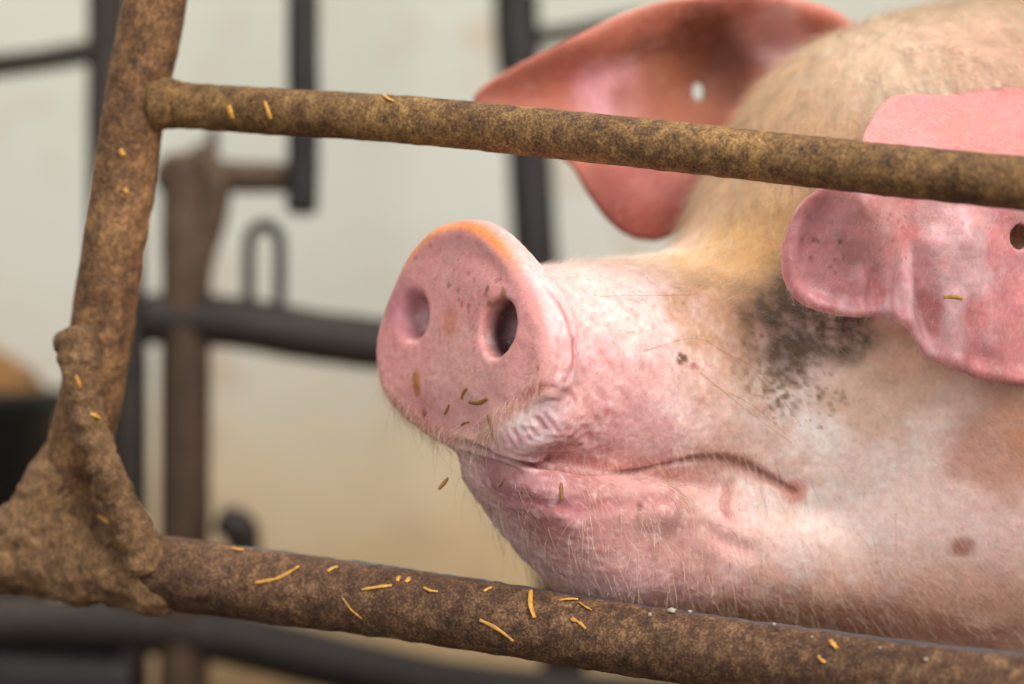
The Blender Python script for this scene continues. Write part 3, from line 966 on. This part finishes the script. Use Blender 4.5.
colr = colr * (1 + (0.05 * noA + 0.06 * noB + 0.06 * noC) * (1 - 0.6 * isD))[:, None]
colr = np.clip(colr, 0, 1)

def skin_mat():
    m, N, L, bs = new_mat('pig_skin')
    at = N.new('ShaderNodeAttribute'); at.attribute_name = 'skin_color'
    pos = N.new('ShaderNodeTexCoord').outputs['Object']
    v = N.new('ShaderNodeTexVoronoi'); v.feature = 'DISTANCE_TO_EDGE'; v.inputs['Scale'].default_value = 420; L.new(pos, v.inputs['Vector'])
    n1 = nz(N, L, 700, 4, 0.6, pos); n2 = nz(N, L, 130, 5, 0.65, pos)
    n3 = nz(N, L, 330, 3, 0.6, pos)
    tint = ramp(N, L, n3.outputs['Fac'], [(0.35, (0.95, 0.88, 0.88)), (0.62, (1.04, 1.05, 1.05))])
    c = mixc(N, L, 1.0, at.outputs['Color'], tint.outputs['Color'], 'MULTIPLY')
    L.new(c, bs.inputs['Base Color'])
    wet = N.new('ShaderNodeAttribute'); wet.attribute_name = 'wet'
    r = N.new('ShaderNodeMapRange'); L.new(wet.outputs['Fac'], r.inputs[0]); r.inputs[3].default_value = 0.62; r.inputs[4].default_value = 0.30
    L.new(r.outputs[0], bs.inputs['Roughness'])
    bs.inputs['Subsurface Weight'].default_value = 0.55
    bs.inputs['Subsurface Radius'].default_value = (1.0, 0.32, 0.18)
    bs.inputs['Subsurface Scale'].default_value = 0.0045
    bs.inputs['Specular IOR Level'].default_value = 0.45
    b = bump(N, L, v.outputs['Distance'], 0.10, 0.0010)
    b = bump(N, L, n1.outputs['Fac'], 0.28, 0.0005, b)
    b = bump(N, L, n2.outputs['Fac'], 0.35, 0.0018, b)
    L.new(b, bs.inputs['Normal'])
    return m
M_skin = skin_mat()
pig_root = empty('pig', (PV[:, 0].mean(), PV[:, 1].mean(), 0.0), 'large pink pig with floppy ears, snout through the gate, chin on its lower rail', 'pig')
pig_o = np_mesh('body', PV - np.array(pig_root.location), PF, M_skin, pig_root)
ca = pig_o.data.color_attributes.new('skin_color', 'FLOAT_COLOR', 'POINT')
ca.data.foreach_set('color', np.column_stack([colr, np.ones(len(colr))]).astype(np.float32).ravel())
wa = pig_o.data.attributes.new('wet', 'FLOAT', 'POINT')
wa.data.foreach_set('value', np.clip(isD + 0.8 * isN, 0, 1).astype(np.float32))
ROOT = np.array(pig_root.location)

# ---- coat
def hair_mat(name, rough=0.45):
    m, N, L, bs = new_mat(name)
    at = N.new('ShaderNodeAttribute'); at.attribute_name = 'tone'
    L.new(at.outputs['Color'], bs.inputs['Base Color'])
    bs.inputs['Roughness'].default_value = rough
    bs.inputs['Transmission Weight'].default_value = 0.0
    return m
M_hair = hair_mat('bristle')
def grow(name, roots, nrms, dirs, length, radius, colors, npt=5, gravity=0.25, jitter=0.3, curl=0.0):
    n = len(roots)
    if n == 0: return None
    t = np.linspace(0, 1, npt)
    jit = rng.normal(size=(n, 3)) * jitter
    d0 = dirs + jit; d0 /= np.linalg.norm(d0, axis=1, keepdims=True)
    start = nrms * 0.7 + d0 * 0.6 + jit * 0.4; start /= np.linalg.norm(start, axis=1, keepdims=True)
    L_ = length[:, None]
    pts = np.empty((n, npt, 3)); pts[:, 0] = roots - nrms * 0.0004
    cur = pts[:, 0].copy()
    cdir = rng.normal(size=(n, 3)) * curl
    for k in range(1, npt):
        a = t[k]
        dr = start * (1 - a) + d0 * a + np.array([0, 0, -1.0]) * gravity * a + cdir * a
        dr /= np.linalg.norm(dr, axis=1, keepdims=True)
        cur = cur + dr * L_ / (npt - 1)
        pts[:, k] = cur
    hc = bpy.data.hair_curves.new(name)
    hc.add_curves([npt] * n)
    hc.attributes['position'].data.foreach_set('vector', (pts - ROOT).astype(np.float32).ravel())
    ra = hc.attributes.new('radius', 'FLOAT', 'POINT')
    rr = radius[:, None] * (1 - 0.75 * t[None, :])
    ra.data.foreach_set('value', rr.astype(np.float32).ravel())
    ta = hc.attributes.new('tone', 'FLOAT_COLOR', 'CURVE')
    ta.data.foreach_set('color', np.column_stack([colors, np.ones(n)]).astype(np.float32).ravel())
    hc.materials.append(M_hair)
    o = bpy.data.objects.new(name, hc); COL.objects.link(o); o.parent = pig_root
    return o
# sample roots on the skin by area
FA = 0.5 * np.linalg.norm(np.cross(PV[PF[:, 2]] - PV[PF[:, 0]], PV[PF[:, 3]] - PV[PF[:, 1]]), axis=1)
FC = PV[PF].mean(1); FN = PN[PF].mean(1); FN /= np.linalg.norm(FN, axis=1, keepdims=True) + 1e-9
fx, fy = project(FC)
vis = (fx > 350) & (fx < 1080) & (fy > -60) & (fy < 700) & (FC[:, 1] < 0.45)
fD = isD[PF].mean(1); fN = isN[PF].mean(1); fFe = isF[PF].mean(1); fIn = inn[PF].mean(1); fM = dm[PF].mean(1)
fcol = colr[PF].mean(1)
fd = (FC - C0) @ AX
def sample(wt, n):
    w = FA * np.clip(wt, 0, None) * vis
    if w.sum() <= 0: return np.array([], int)
    return rng.choice(len(w), n, p=w / w.sum())
def roots_of(i):
    a, b = rng.uniform(size=(2, len(i), 1))
    q_ = PV[PF[i]]
    return (q_[:, 0] * (1 - a) + q_[:, 1] * a) * (1 - b) + (q_[:, 3] * (1 - a) + q_[:, 2] * a) * b
flow = AX * 0.8 + np.array([0, 0, -0.45])
HQ = 1.0 if Q <= 1 else 0.4
def tangential(nr, fl):
    fl = np.broadcast_to(fl, nr.shape)
    t = fl - nr * (fl * nr).sum(1, keepdims=True)
    return t / (np.linalg.norm(t, axis=1, keepdims=True) + 1e-9)
# 1 short down over the face and cheeks
front_facing = 1.0
wt = (1 - fD) * (1 - fN) * (1 - fFe) * (0.35 + sstep(0.05, 0.2, fd))
i = sample(wt, int(52000 * HQ)); r = roots_of(i); n_ = FN[i]
ln = (0.0035 + 0.0065 * sstep(0.06, 0.22, fd[i])) * rng.uniform(0.5, 1.3, len(i))
cc = 0.55 * fcol[i] + 0.45 * lin((244, 228, 206)); cc *= rng.uniform(0.8, 1.1, (len(i), 1))
grow('face_bristles', r, n_, tangential(n_, flow), ln, np.full(len(i), 0.00005), np.clip(cc, 0, 1), 4, 0.1, 0.25)
# 2 long coat of forehead and neck
wt = sstep(0.10, 0.20, fd) * sstep(0.69, 0.74, FC[:, 2]) * (1 - fN) * (1 - fFe)
i = sample(wt, int(30000 * HQ)); r = roots_of(i); n_ = FN[i]
ln = 0.017 * rng.uniform(0.5, 1.4, len(i))
cc = 0.75 * fcol[i] + 0.25 * lin((236, 214, 178)); clump = vnoise(r * [1, 1, 0.3], 160, 77)[:, None]; cc *= rng.uniform(0.7, 1.15, (len(i), 1)) * (0.92 + 0.28 * clump)
grow('forehead_coat', r, n_, tangential(n_, np.array([0.35, -0.1, -1.0])), ln, np.full(len(i), 0.00009), np.clip(cc, 0, 1), 5, 0.35, 0.25)
wt = sstep(0.03, 0.05, fd) * sstep(0.17, 0.13, fd) * sstep(0.35, 0.8, FN[:, 2]) * (1 - fN) * (1 - fFe) * sstep(0.62, 0.66, FC[:, 2])
i = sample(wt, int(5000 * HQ)); r = roots_of(i); n_ = FN[i]
cc = np.tile(lin((248, 236, 216)), (len(i), 1)) * rng.uniform(0.75, 1.05, (len(i), 1))
grow('nose_ridge_hair', r, n_, tangential(n_, np.array([0.8, 0.3, 0.3])), 0.0065 * rng.uniform(0.4, 1.3, len(i)), np.full(len(i), 0.00006), np.clip(cc, 0, 1), 4, 0.05, 0.35)
# 3 fringe on the ears
wt = fN + 0.5 * fFe
i = sample(wt, int(9000 * HQ)); r = roots_of(i); n_ = FN[i]
cc = np.tile(lin((246, 226, 214)), (len(i), 1)) * rng.uniform(0.8, 1.1, (len(i), 1))
grow('ear_down', r, n_, tangential(n_, np.array([-0.6, -0.1, -0.8])), 0.0045 * rng.uniform(0.5, 1.5, len(i)), np.full(len(i), 0.000045), np.clip(cc, 0, 1), 4, 0.1, 0.4)
# 4 whiskers of the lips, chin and the lower edge of the disc
lowdisc = sstep(-0.010, -0.002, od[PF].mean(1)) * sstep(0.006, 0.0, od[PF].mean(1)) * sstep(-0.02, -0.04, dv[PF].mean(1)) * sstep(-0.02, -0.01, dw[PF].mean(1))
jaw = sstep(P(0, 470, 0.03)[2], P(0, 500, 0.03)[2], FC[:, 2]) * sstep(0.24, 0.14, fd) * sstep(-0.02, 0.02, fd)
lip = sstep(0.016, 0.006, fM) * 1.6
wt = (jaw * 0.8 + lip * sstep(0.002, 0.004, fM) + lowdisc * 2.0) * (1 - fIn)
i = sample(wt, int(1900 * HQ)); r = roots_of(i); n_ = FN[i]
ln = 0.012 * rng.uniform(0.4, 2.2, len(i))
pale = lin((240, 214, 180)); drk = lin((120, 84, 60))
k = (rng.uniform(size=(len(i), 1)) < 0.3)
cc = np.where(k, drk, pale) * rng.uniform(0.8, 1.1, (len(i), 1))
grow('whiskers', r, n_, tangential(n_, np.array([0.25, -0.15, -1.0])), ln, np.full(len(i), 0.00007), np.clip(cc, 0, 1), 6, 0.5, 0.3, 0.15)
# 5 fine hairs of the disc's edge
od_f = od[PF].mean(1)
wt = sstep(-0.012, -0.003, od_f) * sstep(0.004, 0.0, od_f) * sstep(-0.02, -0.01, dw[PF].mean(1)) * sstep(0.0, -0.03, dv[PF].mean(1))
i = sample(wt, int(900 * HQ)); r = roots_of(i); n_ = FN[i]
cc = np.tile(lin((220, 190, 160)), (len(i), 1))
grow('snout_edge_hairs', r, n_, tangential(n_, DN * -0.3 + np.array([-0.3, 0, -0.8])), 0.0075 * rng.uniform(0.5, 1.6, len(i)), np.full(len(i), 0.00007), cc, 4, 0.2, 0.4)
# 6 a few long single tactile hairs on the muzzle
ww = []
for pts in [[(640, 352), (690, 340), (715, 352)], [(600, 296), (640, 300), (690, 302)], [(700, 372), (745, 410), (790, 440)], [(712, 384), (750, 405), (784, 432)],
             [(720, 350), (760, 375), (800, 425)]]:
    ww.append(pts)
tp = []
for pts in ww:
    hs = [hit(*p_) for p_ in pts]
    if any(h[0] is None for h in hs): continue
    ps = np.array([h[0] + h[1] * e for h, e in zip(hs, (0, 0.004, 0.007))])
    tp.append(catmull(ps, 4))
if tp:
    hc = bpy.data.hair_curves.new('tactile_hairs'); hc.add_curves([len(t_) for t_ in tp])
    hc.attributes['position'].data.foreach_set('vector', (np.concatenate(tp) - ROOT).astype(np.float32).ravel())
    ra = hc.attributes.new('radius', 'FLOAT', 'POINT'); ra.data.foreach_set('value', np.full(sum(len(t_) for t_ in tp), 0.00009, np.float32))
    ta = hc.attributes.new('tone', 'FLOAT_COLOR', 'CURVE'); ta.data.foreach_set('color', np.tile([*srgb(170, 120, 70), 1], (len(tp), 1)).astype(np.float32).ravel())
    hc.materials.append(M_hair)
    o = bpy.data.objects.new('tactile_hairs', hc); COL.objects.link(o); o.parent = pig_root

# ------------------------------------------------------------------ straw and grit
gate_bvhs = []
for o in gate.children:
    me = o.data
    gate_bvhs.append(BVHTree.FromPolygons([v.co for v in me.vertices], [tuple(p.vertices) for p in me.polygons]))
def surf(px, py, which='gate'):
    d = (Vector(P(px, py, 0.0)) - CAMP).normalized()
    best = None
    for b in (gate_bvhs if which == 'gate' else [bvh]):
        l, n, i, t = b.ray_cast(CAMP, d)
        if l is not None and (best is None or t < best[2]): best = (l, n if n.dot(d) < 0 else -n, t)
    return best
def straw_bit(p0, p1, width, label, group=None, which='gate', mat=None, name='straw_piece', lift=0.0006, bend=0.0):
    a, b = surf(*p0, which), surf(*p1, which)
    if a is None or b is None: return None
    A_, B_ = np.array(a[0]) + np.array(a[1]) * lift, np.array(b[0]) + np.array(b[1]) * lift
    mid = surf((p0[0] + p1[0]) / 2 + bend, (p0[1] + p1[1]) / 2, which)
    M_ = np.array(mid[0]) + np.array(mid[1]) * lift * 1.3 if mid else (A_ + B_) / 2
    sd = np.cross(B_ - A_, np.array(a[1])); M_ = M_ + sd * rng.uniform(-0.10, 0.10)
    nn = np.array(a[1])
    org = M_
    path = catmull([A_ - org, M_ - org, B_ - org], 6)
    L_ = len(path)
    tan = np.gradient(path, axis=0); tan /= np.linalg.norm(tan, axis=1, keepdims=True) + 1e-9
    side = np.cross(tan, nn); side /= np.linalg.norm(side, axis=1, keepdims=True) + 1e-9
    seg = 8
    th = np.linspace(0, 2 * math.pi, seg, endpoint=False)
    wv = 0.8 * width * rng.uniform(0.8, 1.15) * (0.75 + 0.25 * np.sin(np.linspace(0.3, 2.9, L_))) * (1 + 0.15 * rng.normal(size=L_))
    V = path[:, None] + wv[:, None, None] * (np.cos(th)[None, :, None] * side[:, None] + 0.45 * np.sin(th)[None, :, None] * nn)
    V = V.reshape(-1, 3)
    fs = []
    for i in range(L_ - 1):
        for j in range(seg):
            fs.append((i * seg + j, i * seg + (j + 1) % seg, (i + 1) * seg + (j + 1) % seg, (i + 1) * seg + j))
    fs.append(tuple(range(seg))[::-1]); fs.append(tuple((L_ - 1) * seg + j for j in range(seg)))
    me = bpy.data.meshes.new(name); me.from_pydata(V.tolist(), [], fs); me.update()
    me.polygons.foreach_set('use_smooth', np.ones(len(me.polygons), bool))
    me.materials.append(mat or M_straw)
    o = bpy.data.objects.new(name, me); COL.objects.link(o); o.location = org
    return tag(o, label, 'straw', group)
GR = 'straw bits stuck to the gate'
bits = [((255, 583), (299, 567), .0011, 'long pale straw stalk lying aslant on the lower rail, right of the dung crust'),
        ((90, 414), (109, 425), .0016, 'bright yellow straw flake on the brace rod of the gate'),
        ((76, 376), (80, 388), .0016, 'small upright yellow straw flake above the bright one on the brace rod'),
        ((328, 572), (338, 567), .0014, 'short pale straw scrap on top of the lower rail beside the long stalk'),
        ((362, 590), (392, 586), .0011, 'faint flat straw piece on the lower rail between long stalk and clustered crumbs'),
        ((398, 582), (400, 577), .0015, 'left straw crumb of the pair near top of the lower rail'),
        ((406, 583), (410, 578), .0015, 'right straw crumb of the pair near top of the lower rail'),
        ((424, 588), (438, 592), .0011, 'thin straw shred just right of the crumb pair on the lower rail'),
        ((343, 598), (362, 618), .0007, 'thin reddish curved straw fibre on the lower rail'),
        ((531, 591), (535, 618), .0015, 'upright yellow straw stub on the lower rail below the chin tip'),
        ((480, 620), (514, 641), .0014, 'stout slanting straw stalk on the lower rail, lowest of the big ones'),
        ((559, 601), (578, 600), .0010, 'small level straw scrap right under the chin on the lower rail'),
        ((571, 619), (586, 629), .0014, 'short slanting yellow straw scrap below the chin on the lower rail'),
        ((579, 603), (592, 611), .0009, 'dull slanting straw shred tucked under the chin'),
        ((830, 641), (837, 649), .0016, 'lone yellow straw chip on the right end of the lower rail'),
        ((818, 656), (826, 663), .0011, 'dull straw chip just below the lone yellow chip on the lower rail'),
        ((180, 511), (186, 521), .0015, None),
        ((97, 516), (108, 524), .0014, 'small orange straw crumb on the dung crust beside the brace rod'),
        ((265, 102), (271, 119), .0014, 'upright straw chip on the upper rail near the slanted post'),
        ((229, 106), (233, 118), .0018, 'blurred yellow straw blob on the upper rail, left of the upright chip'),
        ((384, 96), (394, 102), .0013, 'tiny straw chip on the top edge of the upper rail'),
        ((120, 150), (124, 156), .0020, 'yellow speck of straw on the slanted post below the upper rail'),
        ((124, 188), (128, 193), .0018, 'lower yellow speck of straw on the slanted post'),
        ((232, 549), (244, 551), .0014, 'pale straw fleck on the top edge of the lower rail beside the crust'),
        ((195, 537), (208, 541), .0013, 'pale straw fleck on the rail top nearest to the dung crust'),
        ((484, 568 + 24), (492, 566 + 22), .0011, 'dull short straw shred on the lower rail left of the upright stub')]
for p0, p1, w, lab in bits:
    if lab: straw_bit(p0, p1, w, lab)
straw_bit((944, 297), (962, 299), .0016, 'bright yellow straw bit lying on the near ear of the pig', which='pig')
SB = [((462, 399), (468, 388), .0009, 'brown straw shred on the snout disc, left of the larger smear'),
      ((470, 402), (488, 398), .0016, 'ochre smear of wet straw across the lower snout disc'),
      ((445, 414), (450, 404), .0009, 'small dark straw shred low on the left of the snout disc'),
      ((488, 414), (494, 440), .0013, 'wet brown straw strand hanging at the lower edge of the snout disc'),
      ((462, 425), (470, 422), .0008, 'tiny dark straw crumb under the smear on the snout disc'),
      ((416, 372), (419, 388), .0012, 'brown upright straw shred on the left half of the snout disc'),
      ((499, 487), (505, 479), .0006, 'little brown straw splinter on the lower lip'),
      ((561, 483), (562, 500), .0012, 'ochre straw crumb caught in the whiskers of the lower lip'),
      ((571, 444), (583, 442), .0006, 'dark thin straw splinter on the upper lip')]
for p0, p1, w, lab in SB: straw_bit(p0, p1, w, lab, which='pig', mat=M_straw2)
def free_straw(p0, p1, Y, w, label):
    a, b = P(*p0, Y), P(*p1, Y); c = (a + b) / 2
    o = tube('straw_piece', [a - c, (a + b) / 2 - c + [0.0003, 0, 0.0002], b - c], [w * .7, w, w * .6], M_straw2, None, 8, 5)
    o.location = c
    return tag(o, label, 'straw')
fr_ = hit(462, 440)[0]
free_straw((439, 489), (448, 478), 0.045, 0.0011, 'brown straw scrap hanging in the whiskers left of the chin')
# grit on the lower rail
def grit(px, py, r, label):
    s = surf(px, py)
    if s is None: return
    import bmesh
    bm = bmesh.new(); bmesh.ops.create_icosphere(bm, subdivisions=2, radius=r)
    for v in bm.verts:
        v.co = v.co * (1 + 0.35 * random.uniform(-1, 1)); v.co.z *= 0.7
    me = bpy.data.meshes.new('mud_crumb'); bm.to_mesh(me); bm.free()
    me.polygons.foreach_set('use_smooth', np.ones(len(me.polygons), bool)); me.materials.append(M_grit)
    o = bpy.data.objects.new('mud_crumb', me); COL.objects.link(o); o.location = s[0] + s[1] * r * 0.35
    tag(o, label, 'crumb')
for x, y, r, lab in [(672, 612, .0022, 'largest pale dirt crumb on the lower rail under the jaw'), (650, 615, .0012, 'small pale crumb just left of the largest crumb'),
                     (774, 625, .0010, 'tiny white crumb on top of the lower rail right of the jaw'), (926, 660, .0012, 'pale crumb near the right end of the lower rail'),
                     (812, 637, .0007, 'minute pale crumb beside the lone yellow straw chip'), (880, 648, .0007, 'minute pale crumb between the yellow chip and the right end crumb'),
                     (690, 612, .0010, 'small pale crumb just right of the largest crumb')]:
    grit(x, y, r, lab)

# ------------------------------------------------------------------ background pens
def BP(Y): return lambda px, py, dy=0.0: P(px, py, Y + dy)
b = BP(0.72)
bg = empty('pen_gate', (0, 0, 0), 'blurred dark rusty pen gate behind the slanted post, with hoop latch', 'gate')
tube('upright', [b(186, 160), b(186, 240), b(186, 300), b(184, 684), b(184, 900), b(184, 1080)], 0.0218, M_backbrown, bg, 24, 20, 0.0008, 30)
tube('stub', [b(213, 176), b(213, 128)], 0.0052, M_backbrown, bg, 16, 8)
tube('side_upright', [b(126, 220), b(130, 400), b(130, 700), b(130, 1000)], 0.0155, M_back, bg, 24, 20, 0.0008, 30)
tube('cross_rail', [b(160, 176), b(240, 177), b(305, 178)], 0.0135, M_backbrown, bg, 24, 16, 0.0008, 30)
tube('middle_rail', [b(150, 318), b(230, 322), b(330, 338), b(450, 352), b(620, 368), b(800, 380)], 0.0225, M_back, bg, 24, 16, 0.0008, 30)
tube('lower_rail', [b(-420, 610), b(-100, 618), b(100, 626), b(200, 632), b(330, 662), b(470, 690), b(700, 712)], 0.0235, M_back, bg, 24, 16, 0.0008, 30)
tube('bottom_rail', [b(-420, 668), b(-100, 676), b(130, 684)], 0.030, M_backsteel, bg, 24, 12, 0.0008, 30)
tube('latch_hoop', [b(249, 325), b(249, 250), b(253, 232), b(265, 225), b(276, 232), b(280, 250), b(279, 325)], 0.0056, M_backsteel, bg, 12, 10)
tube('lever', [b(303, -300, -0.02), b(303, 0, -0.02), b(303, 120, -0.02), b(302, 210, -0.02)], 0.0138, M_backsteel, bg, 24, 16, 0.0004, 30)
tube('bracket', [b(196, 150, -0.01), b(214, 176, -0.01), b(214, 210, -0.01), b(200, 262, -0.01), b(196, 300, -0.01)], [0.010, 0.013, 0.013, 0.012, 0.010], M_backbrown, bg, 20, 12)
tube('hinge_lug', [b(222, 520, -0.01), b(240, 530, -0.01), b(246, 560, -0.01)], [0.013, 0.016, 0.012], M_back, bg, 20, 10)
pb = BP(0.95)
o1 = empty('stall_frame', (0, 0, 0), 'dark blurred upright pipe with short cross bars between the snout and the far ear', 'post')
tube('upright', [pb(514, -400), pb(516, 0), pb(528, 130), pb(536, 262), pb(550, 400), pb(565, 700), pb(570, 900)], 0.0225, M_backsteel, o1, 24, 20, 0.0006, 30)
tube('side_bar', [pb(522, 38), pb(560, 34), pb(640, 20), pb(760, 8)], 0.0085, M_back, o1, 20, 12, 0.0004, 30)
o2 = empty('stall_frame', (0, 0, 0), 'dark blurred upright pipe with side bar at the upper left corner', 'post')
lb = BP(0.80)
tube('upright', [lb(108, -360), lb(108, 0), lb(108, 300), lb(112, 700), lb(112, 1050)], 0.0185, M_back, o2, 24, 20, 0.0006, 30)
tube('side_bar', [lb(-240, 96), lb(-60, 72), lb(40, 60), lb(108, 48)], 0.0110, M_back, o2, 20, 16, 0.0004, 30)

# dark rubber tub standing low on the left, a bit of brown litter in it
def tub():
    root = empty('feed_tub', (0, 0, 0), 'black blurred tub behind the gate at the lower left, brown litter heaped in it', 'tub')
    cx, cy = -0.62, 1.0
    prof = [(0.0, 0.012), (0.10, 0.0), (0.13, 0.02), (0.165, 0.60), (0.178, 0.612), (0.178, 0.628), (0.160, 0.628), (0.148, 0.60), (0.118, 0.05), (0.0, 0.04)]
    seg = 48
    V, Fq = [], []
    for r_, z_ in prof:
        for j in range(seg):
            a_ = 2 * math.pi * j / seg
            rr_ = r_ * (1 + 0.012 * math.cos(a_ * 16) * (0.05 < z_ < 0.59))
            V.append((cx + rr_ * math.cos(a_), cy + rr_ * math.sin(a_), z_ * 0.955 + 0.002))
    for i in range(len(prof) - 1):
        for j in range(seg):
            Fq.append((i * seg + j, i * seg + (j + 1) % seg, (i + 1) * seg + (j + 1) % seg, (i + 1) * seg + j))
    me = bpy.data.meshes.new('shell'); me.from_pydata(V, [], Fq); me.update(); me.materials.append(M_plastic)
    me.polygons.foreach_set('use_smooth', np.ones(len(me.polygons), bool))
    o = bpy.data.objects.new('shell', me); COL.objects.link(o); o.parent = root
    def f(p):
        return ellip(p, (cx + 0.085, cy, 0.562), np.eye(3), (0.070, 0.10, 0.085)) + fbm(p, 40, 3, 2) * 0.006
    V2, F2 = mesh_sdf(f, [np.arange(cx - 0.16, cx + 0.19, 0.006), np.arange(cy - 0.16, cy + 0.16, 0.006), np.arange(0.48, 0.70, 0.006)])
    np_mesh('litter', V2, F2, M_straw2, root)
tub()
